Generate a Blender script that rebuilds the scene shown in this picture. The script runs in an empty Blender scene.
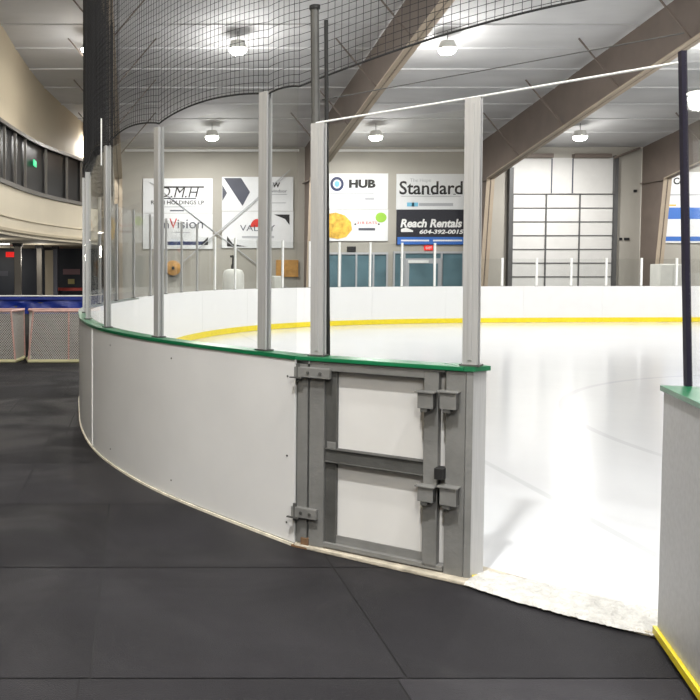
import bpy, math, random
from mathutils import Vector, Matrix
random.seed(7)
S = bpy.context.scene
COL = S.collection
PI = math.pi
# ------------------------------------------------------------------ camera
CAMH = 1.545; F = 850.0; PX0 = 135.0; PITCH = math.radians(2.5)
PY0 = 270 + F*math.tan(PITCH)
cp, sp = math.cos(PITCH), math.sin(PITCH)
cam = bpy.data.cameras.new('camera'); co = bpy.data.objects.new('camera', cam); COL.objects.link(co)
co.location = (0, 0, CAMH); co.rotation_euler = (PI/2 - PITCH, 0, 0)
cam.sensor_width = 36; cam.lens = F/700*36
cam.shift_x = (350-PX0)/700; cam.shift_y = -(350-PY0)/700
cam.clip_end = 200; S.camera = co
def ray(px, py):                       # direction of sight of a measured image point
    v = (PY0-py)/F
    return ((px-PX0)/F, cp+v*sp, -sp+v*cp)
def P(px, py, z=0.0):                  # where it meets a level plane
    d = ray(px, py); t = (z-CAMH)/d[2]; return (d[0]*t, d[1]*t)
def Q(px, py, Y):                      # where it meets a wall at distance Y
    d = ray(px, py); t = Y/d[1]; return (d[0]*t, CAMH+d[2]*t)

# ------------------------------------------------------------------ materials
def srgb(c):
    return tuple(((v/255)/12.92 if v/255 <= .04045 else ((v/255+.055)/1.055)**2.4) for v in c) + (1,)
def mat(name, c, rough=.6, metal=0.0, var=0.0, scale=8.0, bump=0.0, bscale=60.0, stretch=None, emit=0.0, spec=.5, coat=0.0):
    m = bpy.data.materials.new(name); m.use_nodes = True
    nt = m.node_tree; b = nt.nodes['Principled BSDF']
    b.inputs['Roughness'].default_value = rough; b.inputs['Metallic'].default_value = metal
    b.inputs['Specular IOR Level'].default_value = spec
    b.inputs['Coat Weight'].default_value = coat
    col = srgb(c); b.inputs['Base Color'].default_value = col
    tc = nt.nodes.new('ShaderNodeTexCoord'); mp = nt.nodes.new('ShaderNodeMapping')
    nt.links.new(tc.outputs['Object'], mp.inputs['Vector'])
    if stretch: mp.inputs['Scale'].default_value = stretch
    if var:
        n = nt.nodes.new('ShaderNodeTexNoise'); n.inputs['Scale'].default_value = scale; n.inputs['Detail'].default_value = 6
        nt.links.new(mp.outputs['Vector'], n.inputs['Vector'])
        r = nt.nodes.new('ShaderNodeValToRGB')
        r.color_ramp.elements[0].position = .3; r.color_ramp.elements[1].position = .7
        r.color_ramp.elements[0].color = tuple(x*(1-var) for x in col[:3])+(1,)
        r.color_ramp.elements[1].color = tuple(min(1, x*(1+var)) for x in col[:3])+(1,)
        nt.links.new(n.outputs['Fac'], r.inputs['Fac']); nt.links.new(r.outputs['Color'], b.inputs['Base Color'])
    if bump:
        n2 = nt.nodes.new('ShaderNodeTexNoise'); n2.inputs['Scale'].default_value = bscale; n2.inputs['Detail'].default_value = 4
        nt.links.new(mp.outputs['Vector'], n2.inputs['Vector'])
        bp = nt.nodes.new('ShaderNodeBump'); bp.inputs['Strength'].default_value = bump; bp.inputs['Distance'].default_value = .02
        nt.links.new(n2.outputs['Fac'], bp.inputs['Height']); nt.links.new(bp.outputs['Normal'], b.inputs['Normal'])
    if emit:
        b.inputs['Emission Color'].default_value = col; b.inputs['Emission Strength'].default_value = emit
    return m
M = {}
M['alu'] = mat('brushed aluminium', (184,184,184), .4, .35, .08, 3, stretch=(40,40,1))
M['galv'] = mat('galvanised steel', (132,132,130), .5, .4, .16, 5, .15, 40)
M['steel_dark'] = mat('dull steel', (92,92,90), .55, .5, .2, 6, .15, 40)
M['rust'] = mat('rusty steel', (110,84,60), .8, .2, .3, 20)
M['board'] = mat('scuffed light grey board', (214,214,214), .42, 0, .035, 2.2, .03, 6)
M['board_white'] = mat('white board', (232,232,232), .35, 0, .015, 3)
M['panel'] = mat('white gate panel', (205,204,202), .5, 0, .04, 3)
M['green'] = mat('green cap plastic', (22,104,66), .3, 0, .1, 6)
M['yellow'] = mat('yellow kickplate', (236,214,40), .4, 0, .06, 8)
M['ink_grey2'] = mat('weathered grey cap', (120,128,124), .5)
M['black'] = mat('black cord', (22,22,22), .7)
M['dark'] = mat('dark anodised metal', (48,45,62), .4, .4)
M['ceiling'] = mat('grey insulation facing', (198,198,198), .75, 0, .10, 1.2, .5, 1.3, stretch=(.35,1,1))
M['wall'] = mat('beige grey metal wall', (170,166,157), .7, 0, .05, .8)
M['cream'] = mat('cream plaster', (186,174,150), .75, 0, .03, .8)
M['cream_light'] = mat('pale cream plaster', (216,206,184), .75, 0, .03, .8)
M['web'] = mat('taupe painted steel', (112,101,93), .6, 0, .10, 1.5)
M['flange'] = mat('sand painted steel', (176,161,142), .6, 0, .06, 2)
M['navy'] = mat('dark blue cladding', (44,50,62), .5, 0, .15, 1)
M['tarp'] = mat('blue tarpaulin', (24,52,150), .45, 0, .2, 2.5, .5, 5)
M['white'] = mat('white paint', (236,236,234), .5)
M['snow'] = mat('scraped snow and ice', (200,199,195), .7, 0, .16, 24, 1.0, 45)
M['concrete'] = mat('stained concrete', (176,168,152), .8, 0, .3, 12, .4, 40)
M['shutter'] = mat('overhead door panel', (208,207,204), .5, 0, .03, 3)
M['door_rib'] = mat('dark door rib', (84,84,84), .5)
M['teal'] = mat('teal glazing', (92,120,130), .2, 0, .25, 1.2)
M['winglass'] = mat('dark window glass', (20,20,21), .35, 0, .4, .5, spec=.2)
M['mullion'] = mat('bronze mullion', (112,108,102), .45, .5)
M['red'] = mat('red paint', (196,60,50), .45)
M['sign_red'] = mat('lit red sign', (214,32,30), .5, emit=.8)
M['sign_reflection'] = mat('glowing green sign reflection', (60,190,130), .5, emit=1.2)
M['banner'] = mat('white banner vinyl', (226,227,228), .45, 0, .02, 3)
M['ink'] = mat('black ink', (24,24,28), .6)
M['ink_navy'] = mat('navy ink', (38,50,92), .6)
M['ink_grey'] = mat('slate ink', (80,82,94), .6, 0, .1, 3)
M['ink_lgrey'] = mat('pale grey ink', (176,178,182), .6)
M['ink_red'] = mat('red ink', (206,52,44), .6)
M['ink_blue'] = mat('blue ink', (58,110,190), .6)
M['ink_sky'] = mat('sky blue ink', (120,190,220), .6)
M['ink_green'] = mat('lime green ink', (150,196,70), .6)
M['pizza'] = mat('golden baked topping', (226,178,70), .6, 0, .4, 5)
M['pink_net'] = mat('faded red tube', (208,168,158), .5, 0, .15, 12)
M['cord_white'] = mat('white cord', (206,202,196), .8)
M['pad'] = mat('cream foam pad', (220,214,170), .7)
M['tank'] = mat('white plastic', (214,214,208), .4, 0, .05, 3)
M['orange'] = mat('ochre board', (190,140,70), .6, 0, .25, 6)
M['net'] = mat('black net twine', (34,34,36), .8)
M['lamp'] = mat('lamp lens', (255,252,244), .4, emit=28)
M['caulk'] = mat('yellowed caulk', (222,216,198), .7, 0, .2, 14)

def glass_mat(name, tint, refl):
    m = bpy.data.materials.new(name); m.use_nodes = True; nt = m.node_tree; nt.nodes.clear()
    o = nt.nodes.new('ShaderNodeOutputMaterial'); mx = nt.nodes.new('ShaderNodeMixShader')
    t = nt.nodes.new('ShaderNodeBsdfTransparent'); g = nt.nodes.new('ShaderNodeBsdfGlossy')
    t.inputs['Color'].default_value = tint; g.inputs['Roughness'].default_value = .03
    lw = nt.nodes.new('ShaderNodeLayerWeight'); lw.inputs['Blend'].default_value = .5
    pw = nt.nodes.new('ShaderNodeMath'); pw.operation = 'POWER'; pw.inputs[1].default_value = 5; nt.links.new(lw.outputs['Facing'], pw.inputs[0])
    fr = nt.nodes.new('ShaderNodeMath'); fr.operation = 'MULTIPLY_ADD'; fr.inputs[1].default_value = refl; fr.inputs[2].default_value = .022
    nt.links.new(pw.outputs[0], fr.inputs[0]); nt.links.new(fr.outputs[0], mx.inputs[0]); nt.links.new(t.outputs[0], mx.inputs[1]); nt.links.new(g.outputs[0], mx.inputs[2])
    nt.links.new(mx.outputs[0], o.inputs[0]); return m
M['glass'] = glass_mat('clear tempered glass', (.965,.972,.968,1), .3)

# ice: white, glossy, faint worn markings
def ice_mat():
    m = mat('skated ice', (206,208,211), .14, 0, .02, .5, .05, 3, spec=.22)
    nt = m.node_tree; b = nt.nodes['Principled BSDF']; b.inputs['Coat Weight'].default_value = .0
    src = b.inputs['Base Color'].links[0].from_socket
    tc = nt.nodes.new('ShaderNodeTexCoord')
    def circ(cx, cy, r, w):
        d = nt.nodes.new('ShaderNodeVectorMath'); d.operation = 'DISTANCE'; d.inputs[1].default_value = (cx, cy, 0.0)
        nt.links.new(tc.outputs['Object'], d.inputs[0])
        s = nt.nodes.new('ShaderNodeMath'); s.operation = 'SUBTRACT'; s.inputs[1].default_value = r; nt.links.new(d.outputs['Value'], s.inputs[0])
        a = nt.nodes.new('ShaderNodeMath'); a.operation = 'ABSOLUTE'; nt.links.new(s.outputs[0], a.inputs[0])
        c = nt.nodes.new('ShaderNodeMath'); c.operation = 'LESS_THAN'; c.inputs[1].default_value = w; nt.links.new(a.outputs[0], c.inputs[0])
        return c.outputs[0]
    mk = circ(9.44, 7.36, 5.1, .04); mk2 = circ(-397.2, 5.0, 400.0, .03)
    mm = nt.nodes.new('ShaderNodeMath'); mm.operation = 'MAXIMUM'; nt.links.new(mk, mm.inputs[0]); nt.links.new(mk2, mm.inputs[1])
    ml = nt.nodes.new('ShaderNodeMath'); ml.operation = 'MULTIPLY'; ml.inputs[1].default_value = .22; nt.links.new(mm.outputs[0], ml.inputs[0])
    mx = nt.nodes.new('ShaderNodeMixRGB'); mx.inputs[2].default_value = srgb((150,152,158))
    nt.links.new(ml.outputs[0], mx.inputs[0]); nt.links.new(src, mx.inputs[1]); nt.links.new(mx.outputs[0], b.inputs['Base Color'])
    return m
M['ice'] = ice_mat()

def rubber_mat():
    m = mat('rubber matting', (40,39,42), .55, 0, .16, 1.6, .35, 160, spec=.16)
    nt = m.node_tree; b = nt.nodes['Principled BSDF']
    at = nt.nodes.new('ShaderNodeAttribute'); at.attribute_name = 'tone'
    src = b.inputs['Base Color'].links[0].from_socket
    mx = nt.nodes.new('ShaderNodeMixRGB'); mx.blend_type = 'MULTIPLY'; mx.inputs[0].default_value = 1
    nt.links.new(src, mx.inputs[1]); nt.links.new(at.outputs['Color'], mx.inputs[2]); nt.links.new(mx.outputs[0], b.inputs['Base Color'])
    # damp patches: smoother where wet
    tc = nt.nodes.new('ShaderNodeTexCoord'); n = nt.nodes.new('ShaderNodeTexNoise'); n.inputs['Scale'].default_value = .9; n.inputs['Detail'].default_value = 3
    n.inputs['Distortion'].default_value = .8
    nt.links.new(tc.outputs['Object'], n.inputs['Vector'])
    r = nt.nodes.new('ShaderNodeMapRange'); r.inputs['From Min'].default_value = .4; r.inputs['From Max'].default_value = .62
    r.inputs['To Min'].default_value = .42; r.inputs['To Max'].default_value = .7
    nt.links.new(n.outputs['Fac'], r.inputs['Value']); nt.links.new(r.outputs['Result'], b.inputs['Roughness'])
    return m
M['rubber'] = rubber_mat()

# ------------------------------------------------------------------ geometry helpers
class MB:
    def __init__(s): s.v = []; s.f = []
    def add(s, vs, fs):
        n = len(s.v); s.v += [tuple(v) for v in vs]; s.f += [tuple(i+n for i in f) for f in fs]; return s
    def box(s, x0, x1, y0, y1, z0, z1, T=None):
        vs = [Vector((x,y,z)) for x in (x0,x1) for y in (y0,y1) for z in (z0,z1)]
        if T is not None: vs = [T @ v for v in vs]
        return s.add(vs, [(0,1,3,2),(4,6,7,5),(0,4,5,1),(2,3,7,6),(0,2,6,4),(1,5,7,3)])
    def prism(s, poly, z0, z1, T=None):
        n = len(poly); vs = [Vector((x,y,z0)) for x,y in poly]+[Vector((x,y,z1)) for x,y in poly]
        if T is not None: vs = [T @ v for v in vs]
        return s.add(vs, [tuple(range(n))[::-1], tuple(range(n,2*n))]+[(i,(i+1)%n,(i+1)%n+n,i+n) for i in range(n)])
    def tube(s, pts, r, n=8, cap=True):
        pts = [Vector(p) for p in pts]; rings = []
        for i, p in enumerate(pts):
            d = (pts[min(i+1,len(pts)-1)]-pts[max(i-1,0)]).normalized()
            a = Vector((0,0,1)) if abs(d.z) < .9 else Vector((1,0,0))
            u = d.cross(a).normalized(); w = d.cross(u)
            rings.append([p+(u*math.cos(2*PI*k/n+PI/n)+w*math.sin(2*PI*k/n+PI/n))*r for k in range(n)])
        vs = [v for R in rings for v in R]; fs = []
        for i in range(len(pts)-1):
            for k in range(n): fs.append((i*n+k, i*n+(k+1)%n, (i+1)*n+(k+1)%n, (i+1)*n+k))
        if cap: fs += [tuple(range(n))[::-1], tuple((len(pts)-1)*n+k for k in range(n))]
        return s.add(vs, fs)
    def lathe(s, prof, n=20, T=None):
        vs = []; fs = []
        for (r, z) in prof:
            for k in range(n): vs.append(Vector((r*math.cos(2*PI*k/n), r*math.sin(2*PI*k/n), z)))
        if T is not None: vs = [T @ v for v in vs]
        for i in range(len(prof)-1):
            for k in range(n): fs.append((i*n+k, i*n+(k+1)%n, (i+1)*n+(k+1)%n, (i+1)*n+k))
        fs += [tuple(range(n))[::-1], tuple((len(prof)-1)*n+k for k in range(n))]
        return s.add(vs, fs)
    def strip(s, A, B, z0, z1):
        """closed wall between two plan polylines A and B from z0 to z1"""
        n = len(A); vs = []
        for (a, b) in zip(A, B): vs += [(a[0],a[1],z0),(b[0],b[1],z0),(b[0],b[1],z1),(a[0],a[1],z1)]
        fs = [(0,1,2,3), tuple((n-1)*4+k for k in (3,2,1,0))]
        for i in range(n-1):
            for k in range(4): fs.append((i*4+k, (i+1)*4+k, (i+1)*4+(k+1)%4, i*4+(k+1)%4))
        return s.add(vs, fs)
    def build(s, name, m, parent=None, bevel=0, smooth=False):
        off = Vector((0,0,0)) if parent is None else Vector(parent.get('_o', (0,0,0)))
        me = bpy.data.meshes.new(name); me.from_pydata([tuple(Vector(v)-off) for v in s.v], [], s.f); me.update()
        import bmesh
        bm = bmesh.new(); bm.from_mesh(me); bmesh.ops.recalc_face_normals(bm, faces=bm.faces); bm.to_mesh(me); bm.free()
        me.materials.append(m)
        if smooth:
            for p in me.polygons: p.use_smooth = True
            me.set_sharp_from_angle(angle=math.radians(35))
        o = bpy.data.objects.new(name, me); COL.objects.link(o)
        if parent is not None: o.parent = parent; o['_o'] = tuple(off)
        if bevel:
            b = o.modifiers.new('bevel', 'BEVEL'); b.width = bevel; b.segments = 2; b.limit_method = 'ANGLE'
        return o
def tag(o, label=None, cat=None, group=None, kind=None):
    for k, v in (('label',label),('category',cat),('group',group),('kind',kind)):
        if v: o[k] = v
    return o
def empty(name, loc, label, cat, group=None, rz=0):
    o = bpy.data.objects.new(name, None); COL.objects.link(o); o.location = loc; o.rotation_euler = (0,0,rz)
    o['_o'] = tuple(loc); o.empty_display_size = .1
    return tag(o, label, cat, group)
def local(name, label, cat, group=None):   # a thing modelled at the origin, moved afterwards
    return empty(name, (0,0,0), label, cat, group)
KIDS = {}
def children(o): return [c for c in bpy.data.objects if c.parent == o]
def copy_tree(o, parent=None):
    c = o.copy(); COL.objects.link(c)
    if parent is not None: c.parent = parent
    for ch in o.children: copy_tree(ch, c)
    return c
def place(o, loc, rz=0, label=None, group=None, tilt=(0,0)):
    o.location = loc; o.rotation_euler = (tilt[0], tilt[1], rz)
    if label: o['label'] = label
    if group: o['group'] = group
    return o
def struct(name, mb, m, parent=None, **k):
    o = mb.build(name, m, parent, **k)
    if parent is None: o['kind'] = 'structure'
    return o
def text(s, name, m, parent, x0, z0, w, h, Y, bold=0.0, shear=0.0, depth=.006):
    """lettering lying on a wall that faces the rink (normal towards -Y), fitted to the box x0..x0+w, z0..z0+h"""
    cu = bpy.data.curves.new('t', 'FONT'); cu.body = s; cu.extrude = .02; cu.offset = bold; cu.shear = shear; cu.resolution_u = 3
    t = bpy.data.objects.new('t', cu); COL.objects.link(t)
    dg = bpy.context.evaluated_depsgraph_get(); me = bpy.data.meshes.new_from_object(t.evaluated_get(dg))
    bpy.data.objects.remove(t)
    xs = [v.co.x for v in me.vertices]; ys = [v.co.y for v in me.vertices]
    ax, bx, ay, by = min(xs), max(xs), min(ys), max(ys); off = Vector(parent['_o'])
    for v in me.vertices:
        x, y, z = v.co
        v.co = Vector((x0+(x-ax)/(bx-ax)*w, Y-(z+.02)/.04*depth, z0+(y-ay)/(by-ay)*h)) - off
    me.name = name; me.materials.clear(); me.materials.append(m)
    o = bpy.data.objects.new(name, me); COL.objects.link(o); o.parent = parent; return o

# ------------------------------------------------------------------ the line of the rink boards (outer face)
GL = P(294,546); GR = P(463,582)
ctrl = [P(294,546), P(212,514.5), P(150,488), P(98.6,455), P(81.6,428), (-.60,9.2), (-.68,10.6), (-.50,12.3), (-.10,14.3), (.42,16.3),
        (1.15,18.6), (2.45,20.9), (4.5,22.9), (7.6,24.3), (11.5,24.95), (17,25.2), (24,25.3), (31,25.3)]
def catmull(pts, n=24):
    out = []
    pts = [tuple(2*Vector(pts[0])-Vector(pts[1]))]+[tuple(p) for p in pts]+[tuple(2*Vector(pts[-1])-Vector(pts[-2]))]
    for i in range(1, len(pts)-2):
        p0, p1, p2, p3 = [Vector(p) for p in pts[i-1:i+3]]
        t0 = 0; t1 = t0+(p1-p0).length**.5; t2 = t1+(p2-p1).length**.5; t3 = t2+(p3-p2).length**.5
        for k in range(n):
            t = t1+(t2-t1)*k/n
            A1 = p0*((t1-t)/(t1-t0))+p1*((t-t0)/(t1-t0)); A2 = p1*((t2-t)/(t2-t1))+p2*((t-t1)/(t2-t1)); A3 = p2*((t3-t)/(t3-t2))+p3*((t-t2)/(t3-t2))
            B1 = A1*((t2-t)/(t2-t0))+A2*((t-t0)/(t2-t0)); B2 = A2*((t3-t)/(t3-t1))+A3*((t-t1)/(t3-t1))
            out.append(B1*((t2-t)/(t2-t1))+B2*((t-t1)/(t2-t1)))
    out.append(Vector(pts[-2])); return out
PATH = catmull([Vector((p[0],p[1])) for p in ctrl])
for _ in range(60):                     # even the measured points out into one fair curve
    PATH = [PATH[0]]+[(PATH[i-1]+PATH[i]*2+PATH[i+1])/4 for i in range(1, len(PATH)-1)]+[PATH[-1]]
CUM = [0.0]
for a, b in zip(PATH, PATH[1:]): CUM.append(CUM[-1]+(b-a).length)
LEN = CUM[-1]
import bisect
def at(s, off=0.0):
    s = max(0, min(LEN-1e-6, s)); i = min(len(PATH)-2, bisect.bisect_right(CUM, s)-1)
    t = (s-CUM[i])/(CUM[i+1]-CUM[i]); p = PATH[i].lerp(PATH[i+1], t)
    d = tangent(s); return Vector((p.x+d.y*off, p.y-d.x*off))       # +off = towards the ice
def tangent(s):
    def q(u):
        u = max(0, min(LEN-1e-6, u)); i = min(len(PATH)-2, bisect.bisect_right(CUM, u)-1)
        return PATH[i].lerp(PATH[i+1], (u-CUM[i])/(CUM[i+1]-CUM[i]))
    return (q(s+.12)-q(s-.12)).normalized()
def s_at_px(px, lo=0, hi=None, off=0.0):         # arc position whose sight line crosses image column px (first crossing after lo)
    hi = hi or LEN; s = lo; prev = None
    while s < hi:
        p = at(s, off); x = PX0+F*p.x/p.y
        if prev is not None and (prev-px)*(x-px) <= 0: return s
        prev = x; s += .01
    return s
S_TAN = min((PX0+F*at(k*.05).x/at(k*.05).y, k*.05) for k in range(int(14/.05)))[1]
def run(s0, s1, off, step=.12):
    n = max(2, int((s1-s0)/step)+1); return [at(s0+(s1-s0)*k/(n-1), off) for k in range(n)]
BH = 1.07; BT = .115
# ------------------------------------------------------------------ floor, ice, threshold
fl = MB(); tones = []
for r in range(-4, 30):
    y0 = 3.155+1.2*r
    shift = {0:0, 1:0, -1:-.04, 2:-.62, 3:-.62}.get(r, (r*37 % 5)*.24)
    for c in range(-12, 8 if r < 2 else 3):
        x0 = -.17+shift+1.2*c
        g = .004
        fl.add([(x0+g,y0+g,0),(x0+1.2-g,y0+g,0),(x0+1.2-g,y0+1.2-g,0),(x0+g,y0+1.2-g,0)], [(0,1,2,3)])
        t = random.Random(r*101+c*17).uniform(.74,1.05)
        if r == -1 and c == 1: t = 1.45
        if r == 1 and c == -1: t = .74
        if r == 4: t *= 1.18
        tones.append(t)
floor = fl.build('floor', M['rubber']); floor['kind'] = 'structure'
ca = floor.data.color_attributes.new('tone', 'FLOAT_COLOR', 'CORNER')
for p in floor.data.polygons:
    for li in p.loop_indices: ca.data[li].color = (tones[p.index],)*3+(1,)
struct('floor_slab', MB().box(-16,36,-15,45,-.3,-.006), mat('floor gap dark', (34,34,35), .8, 0, .1, 4))
far_pts = run(0, LEN, BT*.5, .2)
# the ice sheet: everything inside the board line, its near side along the gate, the opening and the boards beyond
near = [Vector(P(455,579)), Vector(P(487,578)), Vector(P(560,597)), Vector(P(655,622)), Vector((2.6,3.3)), Vector((4.2,2.6)), Vector((8,1.9)), Vector((31,1.6))]
near_off = [GL_ for GL_ in [Vector(GL)+Vector((.05,.07))]]
poly = [tuple(p) for p in far_pts[::-1]] + [tuple(p) for p in near]
ice = MB().prism(poly, .0, .014)
ice_o = struct('floor_ice', ice, M['ice'])
# threshold: concrete sill under gate and opening, with scraped snow lying on it
th_out = [Vector(P(x,y)) for x,y in ((294,547),(380,567),(463,586),(520,602),(565,616),(610,627),(657,639),(700,652))]
th_in = [Vector(P(x,y)) for x,y in ((300,535),(384,553),(470,566),(528,583),(574,595),(620,607),(668,618),(712,628))]
struct('trim_1', MB().strip([tuple(p) for p in th_out], [tuple(p) for p in th_in], 0, .022), M['concrete'], bevel=.006)
sn = MB(); rr = random.Random(3); NU, NV = 90, 14
a0 = [Vector(P(x,y,.022)) for x,y in ((464,583),(520,601),(565,613),(610,624),(656,634))]
b0 = [Vector(P(x,y,.022)) for x,y in ((488,570),(540,581),(582,591),(624,601),(672,611))]
vs = []
for i in range(NU+1):
    t = i/NU*(len(a0)-1); k = min(int(t), len(a0)-2); A = a0[k].lerp(a0[k+1], t-k); B = b0[k].lerp(b0[k+1], t-k)
    for j in range(NV+1):
        q = j/NV; p = A.lerp(B, q+rr.uniform(-.02,.02)); h = .022+.018*math.sin(PI*q)**.6*rr.uniform(.45,1.0)*(.75+.25*math.sin(i*.7))
        if j in (0, NV): h = .013
        vs.append((p.x, p.y, h))
sn.add(vs, [(i*(NV+1)+j, (i+1)*(NV+1)+j, (i+1)*(NV+1)+j+1, i*(NV+1)+j+1) for i in range(NU) for j in range(NV)])
so = sn.build('scraped_snow', M['snow'], smooth=True); tag(so, 'ridge of dirty white scraped snow lying across the open doorway sill', 'snow', kind='stuff')

# ------------------------------------------------------------------ board sections
s_seam = s_at_px(92, 1.5)
cuts = [0.0, s_seam]
while cuts[-1] < LEN-1.5: cuts.append(cuts[-1]+2.42)
cuts[-1] = LEN
def board_label(i, n):
    if i == 0: return 'long curved light grey dasher board beside the steel gate'
    if i == 1: return 'curved grey dasher board just past the seam, turning away at the rounded end'
    p = at((cuts[i]+cuts[i+1])/2)
    x = PX0+F*p.x/p.y
    return None
names_far = []
nb = len(cuts)-1
for i in range(nb):
    s0, s1 = cuts[i]+.002, cuts[i+1]-.002
    mid = at((s0+s1)/2); pm = mid
    lab = board_label(i, nb); grp = None
    if lab is None:
        if mid.y < 17: lab = 'white dasher board of the rounded rink end, seen through the near glass'; grp = 'dasher boards of the rounded rink end'
        elif mid.x < 9: lab = 'white dasher board with yellow kickplate in the far rink corner'; grp = 'dasher boards of the far rink corner'
        else: lab = 'white dasher board with yellow kickplate on the straight far side of the rink'; grp = 'dasher boards of the straight far side'
    root = empty('dasher_board', (pm.x, pm.y, 0), lab, 'rink board', grp)
    MB().strip([tuple(p) for p in run(s0,s1,.012)], [tuple(p) for p in run(s0,s1,BT-.012)], .012, BH-.022).build('frame', M['galv'], root)
    MB().strip([tuple(p) for p in run(s0,s1,0)], [tuple(p) for p in run(s0,s1,.012)], .02, BH-.022).build('outer_panel', M['board'], root, smooth=True)
    MB().strip([tuple(p) for p in run(s0,s1,BT-.012)], [tuple(p) for p in run(s0,s1,BT)], .015, BH-.022).build('ice_panel', M['board_white'], root, smooth=True)
    MB().strip([tuple(p) for p in run(s0,s1,BT)], [tuple(p) for p in run(s0,s1,BT+.012)], .018, .15).build('kickplate', M['yellow'], root, smooth=True)
    cm = M['green'] if i < 2 else M['ink_grey2'] if mid.y < 15 else M['board_white']
    MB().strip([tuple(p) for p in run(s0,s1,-.008)], [tuple(p) for p in run(s0,s1,BT+.0)], BH-.022, BH).build('cap_rail', cm, root, smooth=True)
    if i < 3:
        MB().strip([tuple(p) for p in run(s0,s1,-.012)], [tuple(p) for p in run(s0,s1,.0)], 0.0, .016).build('sealant_bead', M['caulk'], root)
        if i == 0:
            q = at(s1-.0, -.002); d = tangent(s1)
            MB().strip([tuple(p) for p in run(s1-.018,s1,-.006,.01)], [tuple(p) for p in run(s1-.018,s1,0,.01)], .02, BH-.03).build('joint_strip', M['white'], root)
            # screws
            for (ds, z) in ((.06,.95),(.06,.5),(.06,.12),(1.2,.95),(1.2,.12),(2.3,.95),(2.3,.12)):
                c = at(ds, -.001); t = tangent(ds); R = Matrix.Translation((c.x,c.y,z)) @ Matrix.Rotation(math.atan2(t.y,t.x),4,'Z') @ Matrix.Rotation(-PI/2,4,'X')
                MB().lathe([(.006,-.002),(.006,.002)], 8, R).build('screw', M['steel_dark'], root)

# ------------------------------------------------------------------ glass posts and panes
def rotz(s): t = tangent(s); return math.atan2(t.y, t.x)
def post_proto(name, h, w=.07, d=.045, m=None, label='', cat='post', grp=None):
    """H profile aluminium mullion: two flanges and a web; x along the boards"""
    root = local(name, label, cat, grp); m = m or M['alu']
    b = MB(); b.box(-w/2,w/2,-d/2,-d/2+.012,0,h).box(-.012,.012,-d/2+.012,d/2-.012,0,h).box(-w/2,w/2,d/2-.012,d/2,0,h)
    b.build('upright', m, root)
    MB().box(-w*.13,w*.13,-d/2-.006,-d/2,.03,h-.03).build('cover_strip', m, root)
    MB().box(-w/2-.012,w/2+.012,-d/2-.012,d/2+.012,0,.008).build('base_plate', M['steel_dark'], root)
    return root
ZP = BH+.002
near_px = [(265,'tall aluminium glass post on the curved board, next to the paired posts by the gate',2.58),
           (159,'aluminium glass post standing over the middle of the curved grey board',2.54),
           (107.5,'pale glass post with a thin rod rising into the netting at the rounded end',2.56),
           (88,'thin glass post where the board curve turns out of sight beside the goal nets',2.48)]
post_s = [s_at_px(px, 0.1, None, BT/2) for px,_,_ in near_px]
fixed = list(post_s)
s = fixed[-1]; extra = []
s_turn = None
while True:
    s += 1.25 if s < 13 else 1.06
    if s > LEN-1: break
    extra.append(s)
def top_for(p):
    if p.y < 19.5: return 2.56
    if p.x < 9.2: return 2.32
    return 1.90
for (px, lab, zt), s in zip(near_px, post_s):
    p = at(s, BT/2)
    w = .068 if px > 100 else .05
    place(post_proto('glass_post', zt-ZP, w, label=lab), (p.x,p.y,ZP), rotz(s))
protos = {}
for s in extra:
    p = at(s, BT/2); zt = top_for(p); key = zt
    lab, grp = {2.56:('slim tall glass post on the rounded rink end, seen beyond the near glass','glass posts of the rounded rink end'),
                2.32:('thin white glass post on the far corner boards before the banners','glass posts of the far rink corner'),
                1.90:('short white glass post on the straight far side boards','glass posts of the straight far side')}[key]
    if key not in protos:
        o = local('glass_post', lab, 'post', grp); b = MB(); w = .045 if key == 2.56 else .055
        b.box(-w/2,w/2,-.02,.02,0,zt-ZP); b.build('upright', M['alu'] if key == 2.56 else M['white'], o)
        MB().box(-w/2-.01,w/2+.01,-.03,.03,0,.01).build('base_plate', M['steel_dark'], o); protos[key] = o
    else: o = copy_tree(protos[key])
    place(o, (p.x,p.y,ZP), rotz(s))
# panes
allp = sorted(fixed+extra); s_first = 0.16
edges = [.02] + allp
pane_lab = {0:'clear glass pane between the paired gate posts and the next post',1:'clear curved glass pane above the middle of the curved grey board',
            2:'clear glass pane beside the thin rod post at the rounded end',3:'narrow clear glass pane at the turn of the board curve'}
for i in range(len(edges)-1):
    a, b = edges[i]+.037, edges[i+1]-.037
    m_ = at((a+b)/2, BT/2); zt = min(top_for(at(a)), top_for(at(b)))-.03
    if i == 0: zt = 2.58
    g = MB().strip([tuple(p) for p in run(a,b,BT/2-.005)], [tuple(p) for p in run(a,b,BT/2+.005)], ZP, zt)
    root = g.build('safety_glass', M['glass'], smooth=True)
    if i in pane_lab: tag(root, pane_lab[i], 'glass pane')
    elif top_for(m_) == 2.56: tag(root, 'clear glass pane on the rounded rink end, seen beyond the near glass', 'glass pane', 'glass panes of the rounded rink end')
    elif top_for(m_) == 2.32: tag(root, 'clear low glass pane on the far corner boards before the banners', 'glass pane', 'glass panes of the far rink corner')
    else: tag(root, 'clear low glass pane on the straight far side boards', 'glass pane', 'glass panes of the straight far side')

# thin rod at the rounded end post
c = at(post_s[2], BT/2-.05)
tag(MB().tube([(c.x,c.y,2.4),(c.x,c.y,2.78)], .006, 8).build('net_rod', M['white']), 'thin white rod holding the netting above the rounded end post', 'rod')

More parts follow.
